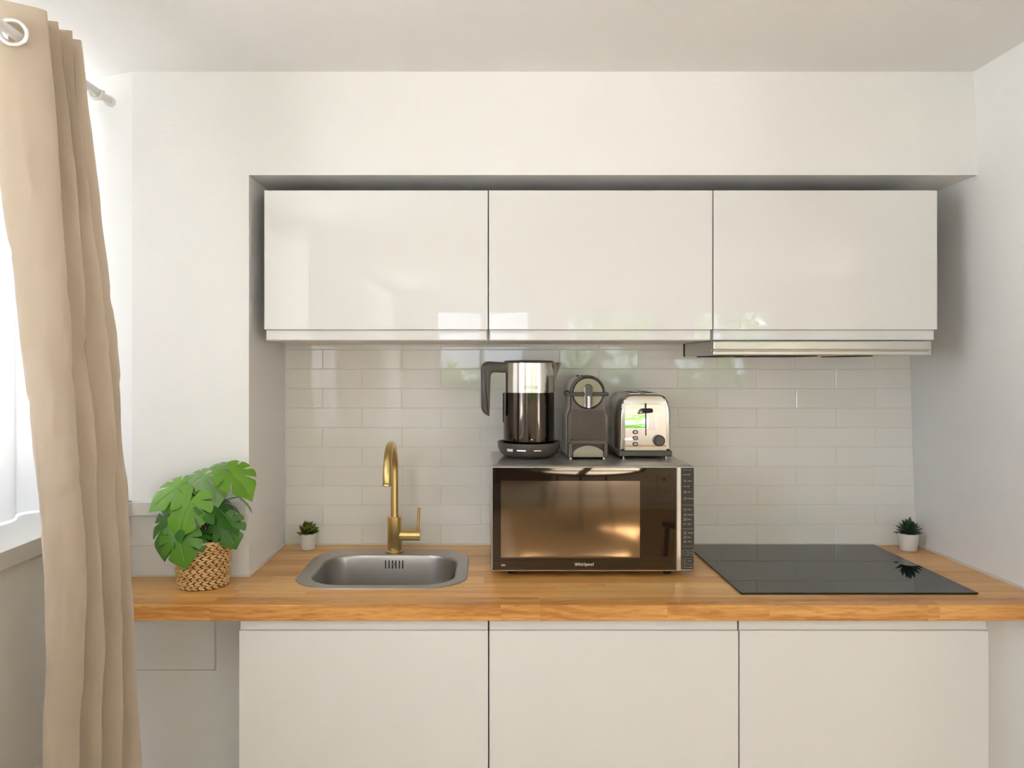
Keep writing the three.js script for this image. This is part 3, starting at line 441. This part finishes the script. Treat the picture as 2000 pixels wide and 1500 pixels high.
// ------------------------------------------------------------------ monstera in its basket
{
  const C = [-0.733, COUNTER + 0.001, 0.447];
  const t = thing('potted_monstera', 'leafy green monstera plant in a woven straw basket on the worktop', 'plant', C);
  const H = 0.118, r0 = 0.0615, r1 = 0.0705, prof = (y) => lerp(r0, r1, Math.pow(y / H, 0.8));
  const strawD = std({ color: col(0.20, 0.105, 0.035), roughness: 0.9 });
  const straws = [[0.76, 0.48, 0.21], [0.82, 0.53, 0.25], [0.70, 0.42, 0.17]].map((c) => std({ color: col(...c), roughness: 0.7 }));
  const basket = part('basket', lathe([[0, 0.001], [r0 - 0.004, 0.001], [r0 - 0.003, 0.006], [r1 - 0.005, H - 0.002], [r1 - 0.009, H - 0.002], [r1 - 0.010, H - 0.02], [0, H - 0.02]], 48), strawD, t, 'woven straw basket');
  const rows = 11, N = 22, knot = new THREE.SphereGeometry(1, 8, 6);
  for (let k = 0; k < rows; k++) {
    const list = [], y = 0.006 + k * (H - 0.010) / (rows - 1), rad = prof(y);
    for (let i = 0; i < N; i++) {
      const a = (i + (k % 2) * 0.5) / N * Math.PI * 2, len = Math.PI * rad / N * 1.12;
      for (const s of [-1, 1]) list.push(knot.clone().scale(len * 0.98, 0.0030, 0.0038).rotateZ(s * 0.27 + rr(-0.06, 0.06)).translate(0, y + s * 0.0024, rad - 0.001 + rr(-0.0006, 0.0006)).rotateY(a));
    }
    part('weave_row', list, straws[k % 3], basket);
  }
  part('rim', new THREE.TorusGeometry(r1 - 0.002, 0.0036, 8, 64).rotateX(Math.PI / 2).translate(0, H, 0), straws[0], basket);
  part('soil', new THREE.CircleGeometry(r1 - 0.010, 32).rotateX(-Math.PI / 2).translate(0, H - 0.018, 0), std({ color: col(0.08, 0.07, 0.03), roughness: 1 }), t);

  const segs = [[-163, -112], [-112, -76], [-76, -42], [-42, 0], [0, 42], [42, 76], [76, 112], [112, 163]];
  const tab = [[0, 1.06], [9, 0.95], [20, 0.87], [40, 0.82], [70, 0.76], [100, 0.68], [130, 0.60], [150, 0.52], [163, 0.40]];
  const rad = (d) => { d = Math.abs(d); for (let i = 1; i < tab.length; i++) if (d <= tab[i][0]) return lerp(tab[i - 1][1], tab[i][1], (d - tab[i - 1][0]) / (tab[i][0] - tab[i - 1][0])); return 0.4; };
  function leafGeo(L, fold, droop, roll, wf = 1) {
    const list = [];
    for (const [a0, a1] of segs) {
      const cut0 = Math.abs(a0) !== 163 && a0 !== 0, cut1 = Math.abs(a1) !== 163 && a1 !== 0;
      const r0s = rr(0.42, 0.62), hwm = rr(3.2, 5.2);
      list.push(grid(7, 9, (u, v) => {
        const q = Math.max(0, (v - r0s) / (1 - r0s)), hw = hwm * Math.pow(q, 0.7) * (q > 0 ? 1 : 0);
        const d = lerp(a0 + (cut0 ? hw : 0), a1 - (cut1 ? hw : 0), u), e = 2 * u - 1;
        let Rm = rad(d); if (cut0 || cut1) { const ee = cut0 && cut1 ? e : cut0 ? Math.min(0, e) : Math.max(0, e); Rm *= 1 - 0.05 * Math.pow(Math.abs(ee), 4) * v; }
        const r = L * Rm * v, x = wf * r * Math.sin(R(d)), y = r * Math.cos(R(d));
        const z = fold * Math.abs(x) - roll * x * x / L - droop * Math.max(0, y) * Math.max(0, y) / L - droop * 0.5 * Math.min(0, y) * Math.min(0, y) / L;
        return [x, y, z];
      }));
    }
    return mergeVertices(merge(list).deleteAttribute('uv') && (() => { const g = merge(list); g.deleteAttribute('uv'); g.deleteAttribute('normal'); return g; })(), 1e-5);
  }
  const greens = [[0.105, 0.30, 0.022], [0.17, 0.40, 0.026], [0.055, 0.20, 0.024], [0.23, 0.40, 0.13]].map((c) => std({ color: col(...c), roughness: 0.27, side: THREE.DoubleSide, transmission: 0.22, thickness: 0, ior: 1.45 }));  // last, palest green: window sheen put into the colour of the upper leaves
  const ribM = std({ color: col(0.24, 0.42, 0.10), roughness: 0.4 });
  const stemM = std({ color: col(0.10, 0.085, 0.03), roughness: 0.6 });
  const U = (zx) => (zx - 637.6) / 4050, V = (zy) => (1361 - zy) / 4050;
  // attach x, y, depth offset; tip direction; face normal; length; green; fold; droop
  const leaves = [
    [450, 320, 0.030, [-0.80, -0.35, 0.45], [-0.25, 0.75, 0.62], 0.093, 1, 0.10, 0.35],
    [640, 210, 0.000, [-0.55, -0.40, 0.70], [-0.15, 0.80, 0.55], 0.064, 3, 0.12, 0.30],
    [850, 130, -0.030, [-0.95, 0.05, 0.2], [-0.05, 0.93, 0.34], 0.052, 3, 0.10, 0.25],
    [930, 190, -0.028, [-0.10, 0.55, -0.80], [0.1, 0.75, 0.55], 0.036, 3, 0.10, 0.20],
    [950, 195, 0.012, [0.78, -0.55, 0.30], [0.38, 0.72, 0.58], 0.085, 1, 0.25, 0.35],
    [770, 290, 0.030, [0.45, -0.62, 0.62], [0.15, 0.72, 0.62], 0.064, 3, 0.12, 0.30],
    [610, 440, 0.070, [-0.32, -0.85, 0.40], [-0.12, 0.42, 0.88], 0.094, 1, 0.14, 0.25],
    [1010, 440, 0.005, [0.80, -0.58, 0.10], [0.45, 0.80, -0.28], 0.056, 0, 0.25, 0.2],
    [800, 500, 0.035, [0.80, -0.55, 0.22], [0.52, 0.80, 0.22], 0.100, 2, 0.15, 0.25],
    [930, 690, 0.045, [0.42, -0.88, 0.20], [0.12, 0.28, 0.94], 0.070, 2, 0.12, 0.25],
    [370, 650, 0.055, [-0.16, -0.93, 0.32], [-0.55, 0.25, 0.80], 0.100, 2, 0.15, 0.20],
    [520, 790, 0.085, [0.22, -0.92, 0.22], [0.0, 0.35, 0.93], 0.080, 0, 0.12, 0.22],
    [760, 640, 0.010, [0.05, -0.95, 0.2], [0.6, 0.2, 0.77], 0.032, 2, 0.15, 0.2],
    [345, 650, 0.000, [-0.2, -0.9, 0.2], [-0.3, 0.3, 0.9], 0.050, 1, 0.1, 0.2],
    [640, 560, 0.010, [-0.3, 0.7, -0.3], [0.0, 0.5, 0.85], 0.060, 0, 0.1, 0.2],
    [660, 800, 0.060, [0.5, -0.7, 0.4], [0.2, 0.6, 0.75], 0.045, 2, 0.1, 0.2],
  ];
  for (const [zx, zy, dz, tip, nor, L, gi, fold, droop] of leaves) {
    const ty = new THREE.Vector3(...tip).normalize(), nz = new THREE.Vector3(...nor); nz.addScaledVector(ty, -nz.dot(ty)).normalize(); const tx = new THREE.Vector3().crossVectors(ty, nz);
    const g = leafGeo(L * 0.94, fold * 1.3, droop, 0.42); g.computeVertexNormals();
    const o = part('leaf', g, greens[gi], t); o.matrixAutoUpdate = true; const m = new THREE.Matrix4().makeBasis(tx, ty, nz); o.quaternion.setFromRotationMatrix(m);
    part('midrib', tube([[0, 0, 0.0006], [0, L * 0.4, 0.0006 - droop * 0.16 * L * 0.92], [0, L * 0.78, 0.0006 - droop * 0.61 * L]], 0.0007, 8, 5), ribM, o);
    const P = new THREE.Vector3(U(zx), V(zy), dz); o.position.copy(P);
    const b = [rr(-0.02, 0.02), H - 0.02, rr(-0.02, 0.02)];
    part('stem', tube([b, [lerp(b[0], P.x, 0.35), lerp(b[1], P.y, 0.55) + 0.01, lerp(b[2], P.z, 0.3)], [lerp(b[0], P.x, 0.75), lerp(b[1], P.y, 0.9) + 0.006, lerp(b[2], P.z, 0.7)], [P.x, P.y, P.z - 0.0005]], 0.0014, 16, 6), stemM, t);
  }
}
// ------------------------------------------------------------------ curtain, rod, sheer
const CUR = [   // height, then (x, z) of: near edge, crest, valley, crest, valley, crest, valley, crest
  [2.136, -0.893, 1.100, -0.801, 1.044, -0.848, 1.023, -0.804, 1.002, -0.846, 0.982, -0.798, 0.963, -0.847, 0.941, -0.805, 0.919],
  [2.0, -0.882, 1.089, -0.793, 1.031, -0.836, 1.009, -0.789, 0.987, -0.837, 0.966, -0.795, 0.946, -0.843, 0.923, -0.801, 0.900],
  [1.8, -0.862, 1.075, -0.791, 1.017, -0.833, 0.994, -0.784, 0.970, -0.829, 0.948, -0.783, 0.926, -0.829, 0.902, -0.786, 0.878],
  [1.55, -0.842, 1.060, -0.779, 1.002, -0.822, 0.977, -0.775, 0.952, -0.813, 0.928, -0.761, 0.904, -0.808, 0.879, -0.765, 0.854],
  [1.3, -0.819, 1.046, -0.770, 0.989, -0.814, 0.962, -0.768, 0.936, -0.803, 0.910, -0.749, 0.885, -0.798, 0.858, -0.758, 0.832],
  [1.1, -0.807, 1.037, -0.767, 0.978, -0.810, 0.951, -0.762, 0.924, -0.800, 0.897, -0.749, 0.870, -0.797, 0.843, -0.756, 0.816],
  [0.95, -0.810, 1.030, -0.770, 0.971, -0.812, 0.943, -0.764, 0.915, -0.803, 0.887, -0.751, 0.860, -0.796, 0.832, -0.751, 0.804],
  [0.8, -0.814, 1.023, -0.779, 0.964, -0.818, 0.935, -0.768, 0.907, -0.806, 0.878, -0.755, 0.850, -0.798, 0.822, -0.752, 0.793],
  [0.65, -0.816, 1.020, -0.784, 0.960, -0.823, 0.930, -0.771, 0.900, -0.810, 0.870, -0.758, 0.840, -0.799, 0.811, -0.749, 0.782],
  [0.02, -0.820, 1.020, -0.787, 0.960, -0.826, 0.930, -0.771, 0.900, -0.812, 0.870, -0.758, 0.840, -0.800, 0.811, -0.745, 0.778],
];
{
  const rowsAt = (y) => { let i = 0; while (i < CUR.length - 2 && y < CUR[i + 1][0]) i++; const t = (CUR[i][0] - y) / (CUR[i][0] - CUR[i + 1][0]); const p = []; for (let k = 1; k < 17; k++) p.push(lerp(CUR[i][k], CUR[i + 1][k], t)); for (const k of [4, 8, 12]) p[k] -= 0.018 + 0.026 * Math.max(0, Math.min(1, (y - 1.75) / 0.25)); return p; };
  const ROD = [-0.840, 2.080], GZ = 1.0835;
  const t = thing('curtain', 'long beige eyelet curtain bunched at the side window', 'curtain', [0, 0, 0]);
  const ys = []; for (let y = 2.136; y > 2.02; y -= 0.0035) ys.push(y); for (let k = 0; k <= 130; k++) ys.push(lerp(2.02, 0.02, k / 130));
  const NS = 200, pos = [], uv = [], idx = [];
  for (const y of ys) {
    const p = rowsAt(y), v = [];
    // extra point beyond the near edge turns the hem back; a last one tucks the far edge behind
    v.push(new THREE.Vector3(p[0] - 0.020, 0, p[1] - 0.045), new THREE.Vector3(p[0], 0, p[1]), new THREE.Vector3(lerp(p[0], p[2], 0.5) + 0.006, 0, lerp(p[1], p[3], 0.5) + 0.010));
    for (let k = 1; k < 8; k++) v.push(new THREE.Vector3(p[2 * k], 0, p[2 * k + 1]));
    v.push(new THREE.Vector3(p[14] - 0.04, 0, p[15] - 0.03));
    const c = new THREE.CatmullRomCurve3(v, false, 'centripetal');
    for (let i = 0; i <= NS; i++) {
      const s = i / NS, q = c.getPoint(s), tg = c.getTangent(s);
      const fold = (noise2(s * 9 + y * 2.2, y * 7 + s * 5) - 0.5) * 0.010 + (noise2(s * 26 + y * 6 + 40, y * 22 - s * 18) - 0.5) * 0.0028;
      const crease = Math.exp(-Math.pow((y - 1.40 - s * 0.25) / 0.012, 2)) * 0.004 + Math.exp(-Math.pow((y - 0.92 - s * 0.12) / 0.02, 2)) * 0.003 * (s > 0.6 ? 1 : 0) + Math.exp(-Math.pow((y - 1.17 - s * 0.35) / 0.012, 2)) * 0.004 * (s < 0.35 ? 1 : 0) + Math.exp(-Math.pow((y - 1.72 + s * 0.3) / 0.010, 2)) * 0.003;
      const amp = Math.min(1, (2.136 - y) / 0.15 + 0.15);
      pos.push(q.x + tg.z * -(fold + crease) * amp * -1, y, q.z + tg.x * -(fold + crease) * amp); uv.push(s * 0.75, y);
    }
  }
  const W = NS + 1;
  for (let j = 0; j + 1 < ys.length; j++) for (let i = 0; i < NS; i++) {
    const a = j * W + i; const mx = pos[3 * a], my = pos[3 * a + 1], mz = pos[3 * a + 2];
    if (mz > 1.06 && Math.hypot(mx - ROD[0], my - ROD[1], mz - GZ) < 0.0195) continue;
    if (Math.hypot(mx - ROD[0], my - ROD[1]) < 0.0165) continue;       // eyelets of the folds behind       // the eyelet hole
    idx.push(a, a + W, a + W + 1, a, a + W + 1, a + 1);
  }
  const g = new THREE.BufferGeometry(); g.setAttribute('position', new THREE.Float32BufferAttribute(pos, 3)); g.setAttribute('uv', new THREE.Float32BufferAttribute(uv, 2)); g.setIndex(idx); g.computeVertexNormals();
  part('cloth', g, M.curtain, t);
  const tilt = Math.atan2(1.100 - 1.044, 0.092);
  part('eyelet', new THREE.TorusGeometry(0.0215, 0.0042, 12, 40).scale(1, 1, 0.6).rotateY(tilt * 0.8).translate(ROD[0] + 0.002, ROD[1], GZ + 0.003), std({ color: col(0.75, 0.74, 0.74), metalness: 0.7, roughness: 0.25 }), t, 'silver eyelet ring');
  const r = thing('curtain_rod', 'white curtain rod fixed near the ceiling above the side window', 'rod', [0, 0, 0]);
  part('pole', new THREE.CylinderGeometry(0.0088, 0.0088, 2.0, 24).rotateX(Math.PI / 2).translate(ROD[0], ROD[1], 0.72 + 1.0), M.trim, r);
  part('end_cap', lathe([[0, 0], [0.0105, 0.001], [0.0115, 0.006], [0.0115, 0.014], [0, 0.014]], 24).rotateX(-Math.PI / 2).rotateY(Math.PI).translate(ROD[0], ROD[1], 0.720), M.trim, r);
  for (const z of [0.785, 2.5]) { part('bracket', tube([[ROD[0] + 0.013, ROD[1] + 0.004, z], [ROD[0] + 0.006, ROD[1] - 0.013, z], [ROD[0] - 0.012, ROD[1] - 0.010, z], [ROD[0] - 0.018, ROD[1] + 0.014, z], [ROD[0] - 0.045, ROD[1] + 0.026, z], [-1.02, 2.18, z], [-1.162, 2.235, z]], 0.0045, 40, 8), M.trim, r); }
  const sh = thing('sheer_curtain', 'white sheer curtain glowing in front of the side window', 'curtain', [0, 0, 0]);
  part('cloth', grid(160, 12, (u, v) => { const z = lerp(1.52, 0.34, u), y = lerp(SILL + 0.004, 2.178, v); return [-1.125 + 0.018 * Math.sin(u * 62 + Math.sin(u * 13) * 2) * (1 - 0.3 * v) + 0.006 * Math.sin(u * 31), y, z]; }), M.sheer, sh);
  part('rail', rb(-1.14, -1.11, 2.18, 2.199, 0.33, WZ1 - 0.05, 0.003), M.trim, sh);
}
// ------------------------------------------------------------------ the room behind the viewer (it shows in the microwave door, the kettle and the toaster)
{
  const rugT = dataTex(256, 256, (i, j) => { const k = ((i >> 2) + (j >> 2)) % 2, v = 0.75 + 0.25 * noise2(i / 2, j / 2) + 0.10 * k - 0.12 * noise(i / 16, j / 16); return [205 * v, 168 * v, 116 * v]; }, { sx: 0.5, sy: 0.5 });
  const rug = thing('jute_rug', 'pale jute rug on the floor, mirrored in the microwave door', 'rug', [0, 0, 0]);
  part('pile', rb(0.25, 2.30, 0.0005, 0.012, 4.25, 6.30, 0.004), std({ map: rugT, roughness: 1, bumpMap: rugT, bumpScale: 0.003 }), rug);
  part('border', [bx(0.235, 0.25, 0.0005, 0.010, 4.235, 6.315), bx(2.30, 2.315, 0.0005, 0.010, 4.235, 6.315)], std({ color: col(0.42, 0.30, 0.16), roughness: 1 }), rug);
  const dw = woodTex(77, [92, 56, 32], [48, 26, 14], 1.0), dwm = std({ map: dw, roughness: 0.5 });
  const tb = thing('round_table', 'low round dark wooden table on three thin legs, mirrored in the microwave door', 'table', [0.88, 0.0150, 5.52]);
  part('table_top', metreUV(lathe([[0, 0.515], [0.56, 0.515], [0.60, 0.525], [0.605, 0.54], [0.60, 0.548], [0, 0.548]], 56)), dwm, tb);
  for (const [x, z] of [[-0.23, 0.35], [-0.03, -0.29], [0.27, -0.25]]) part('leg', tube([[x * 0.75, 0.52, z * 0.75], [x, 0.0, z]], 0.011, 4, 10), M.black, tb);
  const chair = (label, x, z, turn) => {
    const c = thing('dining_chair', label, 'chair', [x, 0, z], 'dark dining chairs'); c.rotation.y = turn;
    part('seat', rb(-0.21, 0.21, 0.43, 0.465, -0.20, 0.21, 0.012), dwm, c);
    part('backrest', rb(-0.19, 0.19, 0.70, 0.84, -0.225, -0.205, 0.008), dwm, c);
    part('backrest', rb(-0.19, 0.19, 0.55, 0.60, -0.218, -0.202, 0.006), dwm, c);
    for (const s of [-1, 1]) { part('leg', tube([[s * 0.185, 0.43, 0.18], [s * 0.205, 0, 0.205]], 0.016, 4, 10), dwm, c); part('leg', tube([[s * 0.185, 0.86, -0.235], [s * 0.185, 0.45, -0.19], [s * 0.20, 0, -0.235]], 0.016, 12, 10), dwm, c); }
    return c;
  };
  chair('dark wooden dining chair nearest the right wall, mirrored in the microwave door', 1.45, 3.35, R(-35));
  chair('dark wooden dining chair by the jute rug, mirrored in the microwave door', 1.95, 3.95, R(-80));
  const sb = thing('sideboard', 'dark wooden sideboard on legs against the rear wall', 'sideboard', [0.20, 0, 6.46]);
  part('body', rb(-0.62, 0.48, 0.28, 0.78, -0.19, 0.20, 0.006), dwm, sb);
  for (const [a, b] of [[-0.61, -0.075], [-0.065, 0.47]]) { const d = part('door', rb(a, b, 0.29, 0.77, -0.205, -0.191, 0.003), dwm, sb); part('knob', new THREE.SphereGeometry(0.012, 12, 8).translate(a < -0.3 ? b - 0.04 : a + 0.04, 0.55, -0.214), M.brass, d); }
  for (const [x, z] of [[-0.55, -0.13], [0.41, -0.13], [-0.55, 0.14], [0.41, 0.14]]) part('leg', cyl(0.014, 0.02, 0.28, 12).translate(x, 0, z), dwm, sb);
  const sp = thing('wall_socket', 'white double socket plate low on the rear wall', 'socket', [1.93, 0.22, REAR]);
  part('plate', rb(-0.075, 0.075, -0.10, 0.10, -0.012, 0, 0.004), M.white, sp); part('recess', new THREE.CylinderGeometry(0.02, 0.02, 0.003, 20).rotateX(Math.PI / 2).translate(0, 0.04, -0.0125), M.printDim, sp);
}
// ------------------------------------------------------------------ outside the rear windows
{
  const gm = std({ color: col(0.60, 0.585, 0.55), roughness: 1 });
  const gr = meshOf('outdoor_ground', bx(-40, 40, -0.6, -0.5, -40, 40), gm); scene.add(gr); gr.userData = { kind: 'structure', label: 'pale gravel terrace outside the house', category: 'ground' };
  const leafG = new THREE.PlaneGeometry(0.16, 0.10), lm = std({ color: col(0.16, 0.34, 0.05), roughness: 0.6, side: THREE.DoubleSide, transmission: 0.35, thickness: 0 });
  const foliage = (n, f, parent, name) => { const im = new THREE.InstancedMesh(leafG, lm, n), m = new THREE.Matrix4(), q = new THREE.Quaternion(), e = new THREE.Euler(); for (let i = 0; i < n; i++) { const p = f(); e.set(rr(0, 6.28), rr(0, 6.28), rr(0, 6.28)); q.setFromEuler(e); const s = rr(0.6, 1.5); m.compose(new THREE.Vector3(...p), q, new THREE.Vector3(s, s, s)); im.setMatrixAt(i, m); } im.name = name; im.castShadow = im.receiveShadow = true; im.userData.kind = 'stuff'; parent.add(im); };
  const bark = std({ color: col(0.10, 0.07, 0.045), roughness: 1 });
  const tree = (label, x, z, h, r, n) => { const t = thing('garden_tree', label, 'tree', [x, -0.5, z], 'trees outside the rear windows'); part('trunk', tube([[0, 0, 0], [0.05, h * 0.5, 0], [-0.05, h, 0.05]], 0.09, 10, 8), bark, t); foliage(n, () => { const a = rr(0, 6.283), c = rr(-1, 1), k = Math.cbrt(rnd()) * r, s = Math.sqrt(1 - c * c); return [k * s * Math.cos(a), h + k * c * 0.85, k * s * Math.sin(a)]; }, t, 'foliage'); };
  tree('leafy tree outside the middle rear window', 1.9, 10.6, 2.7, 1.15, 700);
  tree('leafy tree outside the furthest rear window', 4.3, 12.0, 3.0, 1.3, 600);
  tree('added unseen tall tree blocking the sun at the rear window nearest the side window', 1.10, 10.75, 5.1, 1.1, 900);  // added out of view on the sun path, keeps sun out of this window
  const hg = thing('hedge', 'clipped green hedge along the garden outside the rear windows', 'hedge', [1.5, -0.5, 9.6]);
  part('hedge_core', bx(-5, 6, 0, 1.72, 0.15, 0.55), std({ color: col(0.05, 0.11, 0.02), roughness: 1 }), hg);
  foliage(5200, () => [rr(-5, 6), rr(0.2, 1.95), rr(0, 0.7)], hg, 'foliage');
}
scene.traverse((o) => { if (o.isMesh) { o.castShadow = o.receiveShadow = true; } });
renderer.render(scene, camera);
